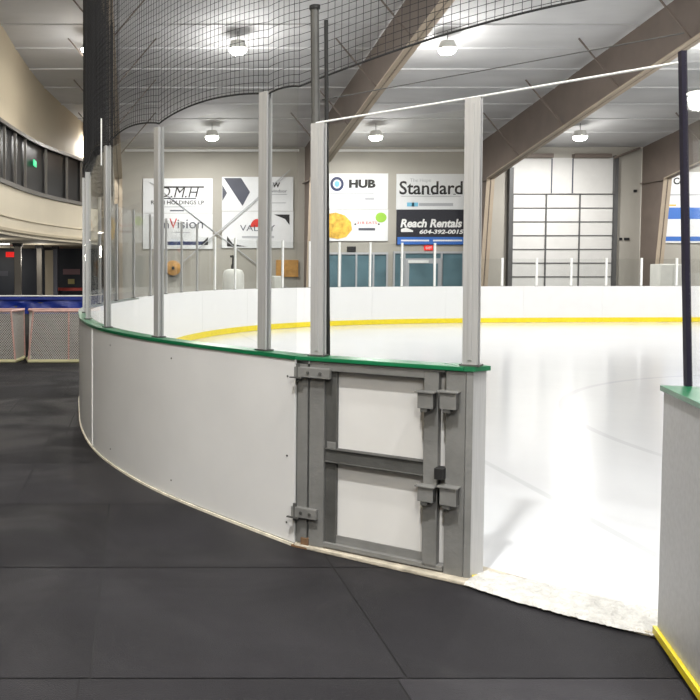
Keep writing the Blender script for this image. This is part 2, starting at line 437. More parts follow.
# ------------------------------------------------------------------ the gate
gl, gr = Vector(GL), Vector(GR); U = (gr-gl).normalized(); W = (gr-gl).length
N = Vector((U.y, -U.x))                       # outwards, to the viewer
if N.y > 0: N = -N
GT = Matrix(((U.x, -N.x, 0, gl.x), (U.y, -N.y, 0, gl.y), (0,0,1,0), (0,0,0,1)))   # local x along gate, y inwards, z up
def GU(px, py=455):
    d = ray(px, py); # plane through gl with normal N
    t = (gl.x*N.x+gl.y*N.y)/(d[0]*N.x+d[1]*N.y); return ((d[0]*t-gl.x)*U.x+(d[1]*t-gl.y)*U.y, CAMH+d[2]*t)
u = lambda px: GU(px)[0]
gate = empty('rink_gate', (gl.x, gl.y, 0), 'closed galvanised steel rink gate with two white panels beside the curved board', 'gate')
TOP = BH-.022
def gbox(name, m, u0, u1, y0, y1, z0, z1, parent=gate, bevel=.003):
    return MB().box(u0,u1,y0,y1,z0,z1,GT).build(name, m, parent, bevel=bevel)
def channel(name, m, u0, u1, z0, z1, depth, parent=gate, flip=False):
    """C channel standing upright, web to the viewer"""
    b = MB().box(u0,u1,0,.008,z0,z1,GT).box(u0,u0+.008,.008,depth,z0,z1,GT).box(u1-.008,u1,.008,depth,z0,z1,GT)
    return b.build(name, m, parent, bevel=.002)
channel('hinge_stile', M['galv'], u(309), u(323.5), .024, TOP-.001, .09)
gbox('recess_plate', M['steel_dark'], u(323.5), u(334.5), .022, .05, .05, TOP-.02)
gbox('top_rail', M['galv'], u(323.5), u(423), .0, .09, TOP-.05, TOP-.012)
b = MB().box(u(324.5),u(423),.008,.016,.50,.575,GT).box(u(324.5),u(423),-.002,.05,.570,.575,GT).box(u(324.5),u(423),-.002,.05,.50,.505,GT)
b.build('cross_rail', M['steel_dark'], gate, bevel=.001)
b = MB().box(u(323.5),u(444),.0,.07,.03,.055,GT).box(u(323.5),u(423),.03,.036,.055,.10,GT)
b.build('bottom_rail', M['galv'], gate, bevel=.002)
gbox('upper_panel', M['panel'], u(325), u(444.3), .055, .075, .5375, TOP-.03)
gbox('lower_panel', M['panel'], u(325), u(444.3), .055, .075, .055, .5375)
channel('latch_stile', M['galv'], u(423), u(437.5), .04, TOP-.014, .05)
gbox('stop_bracket', M['galv'], u(324.5)+.004, u(334), .02, .045, .565, .61)
gbox('cap_rail', M['green'], .006, W-.012, -.014, BT+.02, BH-.022, BH)
gbox('fascia', M['galv'], u(323.5), u(444), -.002, .10, TOP-.0125, TOP)
gbox('ice_panel', M['board_white'], u(309), u(444), .102, .112, .03, TOP-.013)
def hinge(z, u0, u1, big):
    h = gbox('hinge', M['galv'], u0, u1, -.035, -.002, z-.028, z+.028)
    MB().box(u0-.02,u0+.05,-.05,-.03,z-.034,z-.028,GT).build('hinge_tab', M['steel_dark'], h)
    p = GT @ Vector((u0+.02,-.025,0)); MB().tube([(p.x,p.y,z-.05),(p.x,p.y,z+.045)], .011, 10).build('pin', M['steel_dark'], h, smooth=True)
    for du in (.4,.75):
        q = GT @ Vector((u0+(u1-u0)*du,-.035,z)); R = Matrix.Translation(q) @ Matrix.Rotation(math.atan2(U.y,U.x),4,'Z') @ Matrix.Rotation(PI/2,4,'X')
        MB().lathe([(.009,0),(.009,.006)], 6, R).build('bolt', M['steel_dark'], h)
hinge(.985, u(296), u(331), True); hinge(.205, u(294), u(319), False)
# right latch stile, end flange and the fixed frame it belongs to
jamb = empty('gate_post', (gr.x, gr.y, 0), 'galvanised end post with latch brackets between the closed gate and the opening', 'post')
channel('latch_stile', M['galv'], u(445), W-.004, .023, TOP-.001, .05, jamb)
e0 = Vector(P(463,582)); e1 = Vector(P(470,582.5)); e2 = Vector(P(483,579)); e3 = e2+Vector((-.03,.12)); e4 = e0+Vector((-.0,.13))
MB().prism([tuple(e0),tuple(e1),tuple(e1.lerp(e4,.6)),tuple(e4)], .012, TOP-.001).build('end_channel', M['galv'], jamb, bevel=.003)
MB().prism([tuple(e1+Vector((.004,.012))),tuple(e2),tuple(e3),tuple(e1.lerp(e4,.55)+Vector((.006,0)))], .012, TOP-.001).build('end_flange', M['alu'], jamb, bevel=.002)
MB().prism([tuple(gl+U*(W-.008)-N*-.014),tuple(e1+Vector((.0,-.012))),tuple(e2+Vector((.018,-.004))),tuple(e3+Vector((.014,.02))),tuple(e4+Vector((-.05,.04)))], TOP+.001, BH+.001).build('cap_rail', M['green'], jamb)
MB().prism([tuple(e1+Vector((.01,.0))),tuple(e2+Vector((.012,-.006))),tuple(e2+Vector((.008,.03))),tuple(e1+Vector((.02,.03)))], .014, .03).build('foot_strip', M['yellow'], jamb)
def latch(px0, px1, py0, py1, par):
    u0, z1 = GU(px0, py0); u1, z0 = GU(px1, py1)
    o = gbox('latch_bracket', M['galv'], u0, u1, -.055, -.048, z0, z1, par, .002)
    MB().box(u0,u0+.006,-.048,.0,z0,z1,GT).box(u1-.006,u1,-.048,.0,z0,z1,GT).build('bracket_side', M['steel_dark'], o)
    MB().box(u0-.012,u1+.008,-.066,.0,z1,z1+.006,GT).build('bracket_top', M['galv'], o)
    MB().box(u0+.014,u1-.03,-.052,.0,z0-.018,z0,GT).build('bracket_foot', M['steel_dark'], o)
latch(421,436,391,408,gate); latch(421,436,484,501,gate); latch(443,459,391,409,jamb); latch(443,459,485,505,jamb)
hb = MB().box(u(437),u(446),-.045,.03,GU(440,478)[1],GU(440,467)[1],GT); hb.build('latch_bar', M['black'], gate, bevel=.002)
# fixed hinge jamb on the board side
hj = empty('hinge_jamb', (gl.x, gl.y, 0), 'narrow galvanised jamb between the grey board and the gate, rusty at its foot', 'post')
b = MB().box(u(297),u(307),.0,.008,.03,TOP-.02,GT).box(u(297),u(297)+.008,.008,.1,.03,TOP-.02,GT).box(u(307)-.008,u(307),.008,.1,.03,TOP-.02,GT)
b.build('channel', M['galv'], hj, bevel=.002)
MB().box(u(293),u(309),-.02,.09,.0,.012,GT).box(u(302),u(309.5),-.012,.02,.012,.06,GT).build('foot_plate', M['rust'], hj, bevel=.002)

# ------------------------------------------------------------------ posts by the gate, glass over gate, rail over the opening
def gp(px, inward=.055):
    uu = GU(px, 360)[0]; return gl+U*uu-N*inward
pa = gp(314); ang = math.atan2(U.y,U.x)
place(post_proto('glass_post', 2.345-ZP, .072, .05, label='glass post over the gate hinges, shorter of the paired posts'), (pa.x,pa.y,ZP), ang, tilt=(0,-.008))
pb = gp(308.5, .12); LEANX = -.022
tp = Vector((pb.x-.035, pb.y, 2.98))
t = empty('net_pole', (pb.x,pb.y,ZP), 'tall grey pole rising into the netting beside the gate glass post', 'pole')
MB().tube([(pb.x,pb.y,ZP),tuple(tp)], .024, 10).build('shaft', M['steel_dark'], t, smooth=True)
MB().tube([tuple(tp),(tp.x,tp.y,tp.z+.02)], .03, 10).build('cap', M['black'], t)
pc = gp(319, .12)
tag(MB().tube([(pc.x,pc.y,ZP),(pc.x-.03,pc.y,2.91)], .011, 8).build('black_rod', M['black'], smooth=True), 'thin black rod standing against the gate glass post', 'rod')
pd = gp(468)
place(post_proto('glass_post', 2.385-ZP, .072, .05, label='glass post at the free end of the gate beside the opening'), (pd.x,pd.y,ZP), ang, tilt=(0,-.006))
a_, b_ = pa+U*.045, pd-U*.045
tag(MB().strip([tuple(a_+N*.005),tuple(b_+N*.005)], [tuple(a_-N*.005),tuple(b_-N*.005)], ZP, 2.33).build('safety_glass', M['glass']), 'clear glass pane above the closed steel gate', 'glass pane')

# ------------------------------------------------------------------ open gate leaf by the opening
La = Vector(P(657,641)); Lb = Vector(P(691,691)); Ld = (Lb-La).normalized(); Ll = .92
Ln = Vector((-Ld.y, Ld.x));
if Ln.x > 0: Ln = -Ln                      # towards the viewer side (face with the kickplate)
LT = Matrix(((Ld.x,-Ln.x,0,La.x),(Ld.y,-Ln.y,0,La.y),(0,0,1,0),(0,0,0,1)))
leaf = empty('rink_gate', (La.x,La.y,0), 'open rink gate leaf with speckled grey face and yellow kickplate beside the opening', 'gate')
M['leaf'] = mat('speckled grey plastic', (186,187,190), .45, 0, .07, 45)
MB().box(0,Ll,0,.012,.03,TOP,LT).build('ice_panel', M['leaf'], leaf, bevel=.002)
MB().box(0,.05,.012,.10,.03,TOP,LT).box(Ll-.05,Ll,.012,.10,.03,TOP,LT).box(.05,Ll-.05,.012,.10,.03,.08,LT).box(.05,Ll-.05,.012,.10,TOP-.05,TOP,LT).box(.05,Ll-.05,.03,.09,.5,.56,LT).build('frame', M['galv'], leaf, bevel=.002)
MB().box(-.01,Ll,-.016,.0,.028,.062,LT).build('kickplate', M['yellow'], leaf, bevel=.003)
MB().box(-.01,Ll,-.012,.12,TOP,BH,LT).build('cap_rail', M['green'], leaf, bevel=.002)
q0 = Vector(P(688,386,BH)); q1x, q1z = Q(682.5,51,q0.y)
MB().tube([(q0.x,q0.y,BH),(q1x,q0.y,q1z)], .016, 4).build('glass_post', M['dark'], leaf)
qa = LT @ Vector((.42,.05,0))
dd = Vector((Ld.x,Ld.y,0))
ga = Vector((q0.x,q0.y,0))+dd*.03; gb = ga+dd*.55
LN_ = (q1x-q0.x)
MB().add([(ga.x,ga.y,BH),(gb.x,gb.y,BH),(gb.x+LN_,gb.y,2.42),(ga.x+LN_,ga.y,2.42),(ga.x+.01,ga.y,BH),(gb.x+.01,gb.y,BH),(gb.x+.01+LN_,gb.y,2.42),(ga.x+.01+LN_,ga.y,2.42)],
         [(0,1,2,3),(4,7,6,5),(0,4,5,1),(3,2,6,7),(0,3,7,4),(1,5,6,2)]).build('glass_pane', M['glass'], leaf)
# white rail across the top of glass, gate and opening
r0 = Q(316,123,pa.y); r1 = Q(480,96.5,pd.y); r2 = Q(683,62,q0.y)
tag(MB().tube([(r0[0],pa.y,r0[1]),(r1[0],pd.y,r1[1]),(r2[0],q0.y,r2[1])], .0055, 8).build('top_rail', M['white'], smooth=True), 'thin white rail running along the glass top and across the opening', 'rail')
r0 = Q(322,100,pa.y+.3); r1 = Q(480,71,pd.y+.3); r2 = Q(684,33,q0.y+.3)
tag(MB().tube([(r0[0],pa.y+.3,r0[1]),(r1[0],pd.y+.3,r1[1]),(r2[0],q0.y+.3,r2[1])], .003, 6).build('steel_cable', M['steel_dark']), 'thin dark cable strung just above the white glass rail', 'cable')
# boards beyond the open leaf (mostly outside the photograph)
ba, bb = Vector((2.42,3.62)), Vector((4.4,2.75)); bd = (bb-ba).normalized(); BM = Matrix(((bd.x,-bd.y,0,ba.x),(bd.y,bd.x,0,ba.y),(0,0,1,0),(0,0,0,1)))

# ------------------------------------------------------------------ netting above the glass
net_root = empty('safety_net', (pb.x,pb.y,2.6), 'black safety netting hanging above the curved glass', 'net')
s_end = s_at_px(104, S_TAN+.1)
line = [pb.copy()+Vector((0,0))]
# plan line from over the opening (right) along gate, then round the curve
right_end = Vector((2.35, 3.55))
plan = []
seg = [right_end, Vector((pd.x,pd.y)), Vector((pb.x,pb.y))]
for a, b in zip(seg, seg[1:]):
    n = max(2, int((b-a).length/.042))
    plan += [a.lerp(b, k/n) for k in range(n)]
n_right = len(plan)
s = 0.05
while s < s_end: plan.append(at(s, BT/2)); s += .042
acc = [0]
for a, b in zip(plan, plan[1:]): acc.append(acc[-1]+(b-a).length)
knot = [acc[n_right]]+[acc[min(len(plan)-1, n_right+int((ps-.05)/.042))] for ps in post_s]
knot.append(acc[-1]+.01)
def zb(i):
    a = acc[i]
    if i < n_right:
        f = 1-a/acc[n_right]
        return 2.585+.17*math.sin(min(1,f*1.35)*PI/2)
    for k0, k1 in zip(knot, knot[1:]):
        if k0 <= a <= k1+1e-6:
            f = (a-k0)/max(1e-6,(k1-k0)); return 2.565+.06*math.sin(PI*f)**.8*min(1,(k1-k0)/1.0)
    return 2.565
zbs = [zb(i) for i in range(len(plan))]
TOPZ = 5.0
H_ = lambda i: TOPZ
nb_ = MB()
def cord(p, q, r):
    p, q = Vector(p), Vector(q); d = (q-p).normalized(); a = Vector((0,0,1)) if abs(d.z) < .8 else Vector((1,0,0))
    u_ = d.cross(a).normalized()*r; w_ = d.cross(u_).normalized()*r
    n = len(nb_.v); nb_.v += [tuple(x) for x in (p+u_,p+w_,p-u_,p-w_,q+u_,q+w_,q-u_,q-w_)]
    nb_.f += [(n+k,n+(k+1)%4,n+4+(k+1)%4,n+4+k) for k in range(4)]
top_of = lambda p: min(5.0, max(3.2, 1.545+.34*p.y+.35))
R_N = .0016
rows = 58
tops = [top_of(p) for p in plan]
for i, p in enumerate(plan):
    sw = .012*math.sin(i*.31)
    cord((p.x+sw*.3,p.y,zbs[i]), (p.x,p.y,tops[i]), R_N)
zc = 2.62
row = 0
while zc < 5.0:
    for i in range(len(plan)-1):
        # rows keep following the sagging lower edge
        z0 = zc+(zbs[i]-2.6)*max(0,1-(zc-2.6)/.9); z1 = zc+(zbs[i+1]-2.6)*max(0,1-(zc-2.6)/.9)
        if z0 < tops[i]: cord((plan[i].x,plan[i].y,z0), (plan[i+1].x,plan[i+1].y,z1), R_N)
    zc += .042
# the net is gathered in loose folds where it turns the end
i0 = next(i for i in range(n_right, len(plan)) if PX0+F*plan[i].x/plan[i].y < 100)
for k, of in enumerate((.03,.06,.09,.12)):
    lastp = None
    for i in range(i0, len(plan)-1):
        d_ = (plan[i+1]-plan[i]).normalized(); q_ = plan[i]+Vector((d_.y,-d_.x))*of*(1+.4*math.sin(i*.5+k))
        cord((q_.x,q_.y,zbs[i]), (q_.x,q_.y,tops[i]), R_N)
        if lastp is not None:
            z_ = zbs[i]
            while z_ < tops[i]: cord((lastp.x,lastp.y,z_), (q_.x,q_.y,z_), R_N); z_ += .06
        lastp = q_
me = bpy.data.meshes.new('netting'); off = Vector(net_root['_o'])
me.from_pydata([(v[0]-off.x,v[1]-off.y,v[2]-off.z) for v in nb_.v], [], nb_.f); me.update(); me.materials.append(M['net'])
no = bpy.data.objects.new('netting', me); COL.objects.link(no); no.parent = net_root
MB().tube([(p.x,p.y,z) for p, z in zip(plan, zbs)], .006, 6).build('edge_rope', M['black'], net_root, smooth=True)

# ------------------------------------------------------------------ building shell
ZR = lambda Y: 6.35+.15*(33.5-Y)
WY = 33.5
RX0, RX1 = -16, 34
struct('ceiling', MB().add([(RX0,45,ZR(45)),(RX1,45,ZR(45)),(RX1,4,ZR(4)),(RX0,4,ZR(4)),(RX0,-14,ZR(4)-2.7),(RX1,-14,ZR(4)-2.7),
      (RX0,45,ZR(45)+.2),(RX1,45,ZR(45)+.2),(RX1,4,ZR(4)+.2),(RX0,4,ZR(4)+.2),(RX0,-14,ZR(4)-2.5),(RX1,-14,ZR(4)-2.5)],
      [(0,1,2,3),(3,2,5,4),(6,9,8,7),(9,10,11,8),(0,6,7,1),(4,5,11,10),(0,3,9,6),(3,4,10,9),(1,7,8,2),(2,8,11,5)]), M['ceiling'])
struct('wall_back', MB().box(-1.0,RX1,WY,WY+.25,-.05,7.0), M['wall'])
struct('wall_right', MB().box(RX1,RX1+.25,-14,WY+.25,-.05,12), M['wall'])
struct('wall_front', MB().box(RX0,RX1,-14.25,-14,-.05,12), M['wall'])
lp = [(-1.0,33.5),(-1.9,30.4),(-2.93,26.8),(-3.54,22.3),(-3.9,17),(-4.1,12),(-4.3,6),(-4.5,0),(-4.6,-14)]
LP = catmull([Vector(p) for p in lp], 8)
LPo = [p+Vector((-.25,0)) for p in LP]
LPi = [p+Vector((.06,0)) for p in LP]
tl = lambda L: [tuple(p) for p in L]
def left_pt(px):
    best = min(LP, key=lambda p: abs(PX0+F*p.x/p.y-px) if p.y > 8 else 1e9); return best
wl = struct('wall_left', MB().strip(tl(LPo),tl(LP),2.62,3.85), M['cream_light'], smooth=True)
up = MB(); n = len(LP)
vs = []
for p in LP:
    zt = ZR(p.y) if p.y > 4 else ZR(4)
    vs += [(p.x,p.y,5.5),(p.x+.0,p.y,zt+.1),(p.x-.3,p.y,zt+.1),(p.x-.3,p.y,5.5)]
up.add(vs, [(i*4+k,(i+1)*4+k,(i+1)*4+(k+1)%4,i*4+(k+1)%4) for i in range(n-1) for k in range(4)]+[(0,1,2,3),tuple((n-1)*4+k for k in (3,2,1,0))])
struct('wall_left_upper', up, M['cream'], smooth=True)
struct('trim_2', MB().strip(tl(LP),tl(LPi),2.60,2.68).strip(tl(LP),tl([p+Vector((.03,0)) for p in LP]),2.98,3.0), M['cream'])
win = struct('window_1', MB().strip(tl([p+Vector((-.12,0)) for p in LP]),tl([p+Vector((-.08,0)) for p in LP]),3.85,5.5), M['winglass'], smooth=True)
MB().strip(tl(LP),tl(LPi),3.83,3.95).build('window_sill', M['mullion'], win)
MB().strip(tl(LP),tl(LPi),5.40,5.5).build('window_head', M['mullion'], win)
for px in (-12,2,8,15.5,29,47.5,66.5,80):
    p = left_pt(px); MB().box(p.x-.05,p.x+.02,p.y-.03,p.y+.03,3.9,5.45).build('mullion', M['mullion'], win)
p = left_pt(35)
tag(MB().box(p.x-.06,p.x-.02,p.y-.3,p.y+.3,4.72,4.9).build('exit_sign', M['sign_reflection']), 'small green exit sign reflection in the dark upper windows, made as a glowing box', 'sign')  # glowing box stands in for an exit sign mirrored in the panes

# under the mezzanine
struct('ceiling_lower', MB().prism([(-16,45),(-1.0,45),(-1.0,WY)]+[tuple(p) for p in LP if p.y < 33.4 and p.y > 3]+[(-16,3)], 2.50, 2.60), M['cream_light'])
struct('wall_lower', MB().box(-16,-1.0,38,38.2,-.05,2.6), M['navy'])
struct('wall_lower_side', MB().box(-1.0,-.85,WY+.25,38,-.05,2.6), M['wall'])
struct('wall_far_left', MB().box(-16.2,-16,-14,45,-.05,7), M['cream'])
def colm(px, w, Y, m, lab, ztop=2.5):
    X = Q(px,270,Y)[0]
    r = empty('lobby_column', (X,Y,0), lab, 'column')
    MB().box(X-w/2,X+w/2,Y-w/2,Y+w/2,0,ztop).build('shaft', m, r, bevel=.01)
    MB().box(X-w/2-.05,X+w/2+.05,Y-w/2-.05,Y+w/2+.05,ztop-.12,ztop-.001).build('head', M['ink'], r)
colm(18, .24, 30.5, M['mullion'], 'grey lobby column beside the red lit exit sign')
colm(39.5, .2, 33, M['mullion'], 'grey lobby column between the exit sign and the cream pillar')
colm(49.5, .34, 36, M['cream_light'], 'wide cream lobby pillar before the dark blue wall')
colm(55.5, .18, 34.5, M['ink_grey'], 'slim dark lobby column beside the cream pillar')
X, Z = Q(11,254.5,33); b = tag(empty('exit_sign',(X,33,Z), 'small lit red exit sign hanging in the lower lobby', 'sign'))
MB().box(X-.2,X+.2,32.98,33.02,Z-.1,Z+.1).build('face', M['sign_red'], b)
MB().tube([(X,33,Z+.1),(X,33,2.5)], .01, 6).build('hanger', M['black'], b)
def flat(name, lab, cat, px0, px1, py0, py1, Y, m, th=.03, parent=None):
    x0, z1 = Q(px0,py0,Y); x1, z0 = Q(px1,py1,Y)
    r = empty(name, ((x0+x1)/2,Y,z0), lab, cat)
    MB().box(x0,x1,Y-th,Y,z0,z1).build('face', m, r); return r, x0, x1, z0, z1
M['sign_pink'] = mat('muted rose sign', (150,120,128), .5)
M['sign_yel'] = mat('pale yellow sign', (200,190,130), .5)
r,*_ = flat('shop_sign','rose coloured shop sign on the dark blue lobby wall','sign',63,80,269,274.5,37.98,M['sign_pink'])
r,*_ = flat('wall_notice','small pale yellow notice below the rose sign in the lobby','sign',68,74.5,279,284,37.98,M['sign_yel'])
r,*_ = flat('shop_sign','dim grey shop sign on the lobby wall below the exit sign','sign',-2,8,271,276,37.98,M['ink_grey'])
xs_, zs_ = Q(-14,248.5,29.5); xe_ = Q(10,248.5,29.5)[0]
r = empty('strip_light', ((xs_+xe_)/2,29.5,2.44), 'bright white strip light on the lobby ceiling by the red exit sign', 'lamp')
MB().box(xs_,xe_,29.4,29.6,2.46,2.499).build('housing', M['white'], r); MB().box(xs_+.03,xe_-.03,29.42,29.58,2.42,2.46).build('tube', mat('strip tube', (250,250,245), .4, emit=3), r)
# lobby bench
X0 = Q(57,290,36.6)[0]; X1 = Q(84,290,36.6)[0]
r = empty('lobby_bench',((X0+X1)/2,36.6,0),'red topped bench at the back of the lower lobby','bench')
MB().box(X0,X1,36.3,36.9,.66,.78).build('seat', M['red'], r)
for x in (X0+.1,X1-.1): MB().box(x-.04,x+.04,36.35,36.85,0,.66).build('leg', M['ink'], r)

# ------------------------------------------------------------------ steel frames
def steel_frame(X, lab):
    root = empty('portal_rafter', (X,32.6,0), lab, 'frame')
    lower = [(32.45,0),(31.85,4.95),(30.6,5.18),(24.2,6.3),(20.1,7.0),(12,8.3),(4.2,9.45)]
    roof = [(4.2,ZR(4.2)-.03),(12,ZR(12)-.03),(20.1,ZR(20.1)-.03),(24.2,ZR(24.2)-.03),(30.6,ZR(30.6)-.03),(33.45,ZR(33.45)-.03),(33.45,0)]
    poly = lower+roof; t = .02; n = len(poly)
    vs = [(X-t,y,z) for y,z in poly]+[(X+t,y,z) for y,z in poly]
    # web split into quads so the concave outline fills cleanly
    m = MB(); q = [(lower[0],lower[1],(33.45,4.95),(33.45,0)),(lower[1],lower[2],(30.6,ZR(30.6)-.03),(33.45,ZR(33.45)-.03)),(lower[1],(33.45,ZR(33.45)-.03),(33.45,4.95),(32.6,4.95))]
    for a, b in zip(lower[2:], lower[3:]): q.append((a,b,(b[0],ZR(b[0])-.03),(a[0],ZR(a[0])-.03)))
    for k in q:
        m.add([(X-t,y,z) for y,z in k]+[(X+t,y,z) for y,z in k], [(0,1,2,3),(7,6,5,4),(0,4,5,1),(1,5,6,2),(2,6,7,3),(3,7,4,0)])
    m.build('web', M['web'], root)
    f = MB(); w = .15
    for a, b in zip(lower, lower[1:]):
        f.add([(X-w,a[0],a[1]),(X+w,a[0],a[1]),(X+w,b[0],b[1]),(X-w,b[0],b[1]),(X-w,a[0]+.02,a[1]+.03),(X+w,a[0]+.02,a[1]+.03),(X+w,b[0]+.02,b[1]+.03),(X-w,b[0]+.02,b[1]+.03)],
              [(0,1,2,3),(7,6,5,4),(0,4,5,1),(1,5,6,2),(2,6,7,3),(3,7,4,0)])
    f.build('inner_flange', M['flange'], root)
    MB().box(X-.01,X-.13,31.9,33.4,4.9,4.94).box(X+.01,X+.13,31.9,33.4,4.9,4.94).build('stiffener', M['web'], root)
    def low(y):
        for a, b in zip(lower[1:], lower[2:]):
            if b[0] <= y <= a[0]: return a[1]+(b[1]-a[1])*(a[0]-y)/(a[0]-b[0])
        return 5
    for y in (29.4,26.4,23.4,20.4,17.4,14.4):
        for sgn in (-1,1):
            zc_ = low(y)+.06; dz = ZR(y)-zc_-.03
            MB().tube([(X+sgn*.06,y,zc_),(X+sgn*(.06+dz*.85),y,ZR(y)-.03)], .024, 4).build('brace', M['web'], root)
    return root
steel_frame(-.62, 'brown steel frame seen through the netting above the rounded end')
steel_frame(6.66, 'brown steel frame rising behind the paired gate posts')
steel_frame(13.26, 'brown steel frame beside the tall white overhead door, nearer the newspaper banner')
steel_frame(19.86, 'brown steel frame between the overhead door and the blue striped banner')
# purlins
ys = [31.6,30.1,28.6,27.1,25.6,24.1,22.6,21.1,19.6,18.1,16.6]
pr = None
for y in ys:
    z = ZR(y)
    if pr is None:
        pr = MB().add([(-4,-.035,-.03),(RX1,-.035,-.03),(RX1,.035,-.04),(-4,.035,-.04),(-4,-.035,.02),(RX1,-.035,.02),(RX1,.035,.02),(-4,.035,.02)],
                      [(0,1,2,3),(7,6,5,4),(0,4,5,1),(1,5,6,2),(2,6,7,3),(3,7,4,0)]).build('roof_purlin', M['ceiling']); o = pr
    else: o = pr.copy(); COL.objects.link(o)
    o.location = (0,y,z-.005); tag(o, 'grey roof purlin running across under the sloping ceiling', 'beam', 'roof purlins under the ceiling')
# light pipe along the eaves
for (a, b, lab) in ((-.4,6.4,'pale eaves pipe over the engineering and valley banners'),(6.9,13.0,'pale eaves pipe over the insurance and newspaper banners')):
    tag(MB().tube([(a,WY-.1,6.2),(b,WY-.1,6.2)], .05, 8).build('eaves_pipe', M['white'], smooth=True), lab, 'pipe')

# X braces on the wall between the first frames
for (a, b, lab) in (((177,200),(262,277),'thin steel brace rod falling past the two left-side banners'),((266,196),(176,277),'')):
    pass
def rodp(p0, p1, Y, lab):
    x0, z0 = Q(*p0, Y); x1, z1 = Q(*p1, Y)
    tag(MB().tube([(x0,Y,z0),(x1,Y,z1)], .017, 6).build('brace_rod', M['ink_lgrey']), lab, 'rod')
rodp((150,182),(290,290),33.42,'grey brace rod crossing the wall, sloping down towards the ochre board')
rodp((290,170),(183,262),33.37,'grey brace rod crossing the wall, sloping down towards the hose reel')

# ------------------------------------------------------------------ banners
BY = WY-.02
def banner(px0, px1, py0, py1, lab, m=None):
    x0, z1 = Q(px0,py0,BY); x1, z0 = Q(px1,py1,BY)
    r = empty('wall_banner', ((x0+x1)/2,BY,z0), lab, 'banner')
    MB().box(x0,x1,BY-.03,BY,z0,z1).build('sheet', m or M['banner'], r); return r
FY = BY-.031
def bt(r, s, m, px0, px1, py0, py1, name='lettering', bold=0.0, shear=0.0):
    x0, z1 = Q(px0,py0,FY); x1, z0 = Q(px1,py1,FY); return text(s, name, m, r, x0, z0, x1-x0, z1-z0, FY, bold, shear)
def bb_(r, m, px0, px1, py0, py1, name='bar', lift=0):
    x0, z1 = Q(px0,py0,FY); x1, z0 = Q(px1,py1,FY); return MB().box(x0,x1,FY-.006-lift,FY,z0,z1).build(name, m, r)
def bpoly(r, m, pts, name='shape', lift=0):
    q = [Q(x,y,FY) for x,y in pts]; n = len(q)
    return MB().add([(a,FY,c) for a,c in q]+[(a,FY-.006-lift,c) for a,c in q], [tuple(range(n)),tuple(range(n,2*n))[::-1]]+[(i,(i+1)%n,(i+1)%n+n,i+n) for i in range(n)]).build(name, m, r)
def disc(r, m, cx, cy, rx, ry, name='disc', a0=0, a1=360, inner=0, lift=0):
    pts = []
    k = 28
    if inner:
        mb = MB(); o_ = [Q(cx+rx*math.cos(2*PI*i/k), cy+ry*math.sin(2*PI*i/k), FY) for i in range(k)]; i_ = [Q(cx+rx*inner*math.cos(2*PI*i/k), cy+ry*inner*math.sin(2*PI*i/k), FY) for i in range(k)]
        y = FY-.006-lift; mb.add([(a,y,c) for a,c in o_]+[(a,y,c) for a,c in i_]+[(a,FY,c) for a,c in o_]+[(a,FY,c) for a,c in i_],
               [(i,(i+1)%k,(i+1)%k+k,i+k) for i in range(k)]+[(i,i+2*k,(i+1)%k+2*k,(i+1)%k) for i in range(k)]+[(i+k,(i+1)%k+k,(i+1)%k+3*k,i+3*k) for i in range(k)]); return mb.build(name, m, r)
    for i in range(k+1):
        t = math.radians(a0+(a1-a0)*i/k); pts.append((cx+rx*math.cos(t), cy-ry*math.sin(t)))
    if a1-a0 == 360: pts.pop()
    return bpoly(r, m, pts, name, lift)
# 1 engineering holding company banner (upper) and vision banner (lower)
r = banner(143,212.5,178.5,213,'white banner with heavy slanted D.M.H lettering, behind the curved glass')
bt(r,'D.M.H',M['ink'],160,199,187,197.5,bold=0,shear=.25); bb_(r,M['ink'],158,204,186.3,187.8); bb_(r,M['ink'],156,196,198,199)
bt(r,'RETH HOLDINGS LP',M['ink'],151,204,200.5,204.5,bold=.015)
bb_(r,M['ink_lgrey'],163,196,206.5,207.3); bb_(r,M['ink_grey'],170,184,210,211.3)
r = banner(143,212.5,213.4,249,'white banner with a red tick in its lettering and a navy foot stripe')
bt(r,'en',M['ink_grey'],157,169,222.5,228.5); bt(r,'V',M['ink_red'],169.5,177,218.5,228.5); bt(r,'ision',M['ink_grey'],177.5,203,219.5,228.5)
bb_(r,M['ink_lgrey'],172,190,232,232.8); bb_(r,M['ink_navy'],166,206,241.5,245); bpoly(r,M['ink'],[(208,237),(208,245),(200,245)])
# 2 chevron and valley
r = banner(222,293,177,211,'white banner with dark grey chevron shapes, above the half sun banner')
bpoly(r,M['ink_grey'],[(224,178),(241,178),(250,192),(242.5,206)],'chevron'); bpoly(r,M['ink_grey'],[(222.4,185),(227,193),(222.4,201)],'chevron')
bt(r,'W',M['ink'],272.5,280,182.5,187.5,bold=.03); bt(r,'windsor',M['ink_grey'],270,287,189.5,192.5); bb_(r,M['ink_lgrey'],271,287,194,194.8); bb_(r,M['ink_lgrey'],271,286,202.5,203.3)
r = banner(222,293,211.4,248,'white banner with a red half sun above its lettering')
disc(r,M['ink_red'],257,227,6.5,8,'half_sun',0,180); bt(r,'VALLEY',M['ink_grey'],240,275,225,231); bb_(r,M['ink_lgrey'],242,274,236,238)
bpoly(r,M['ink'],[(274,214.5),(289.5,214.5),(289.5,225),(285,219)],'corner'); bpoly(r,M['ink'],[(227,236),(233,244),(247,246.5),(227,246.5)],'corner')
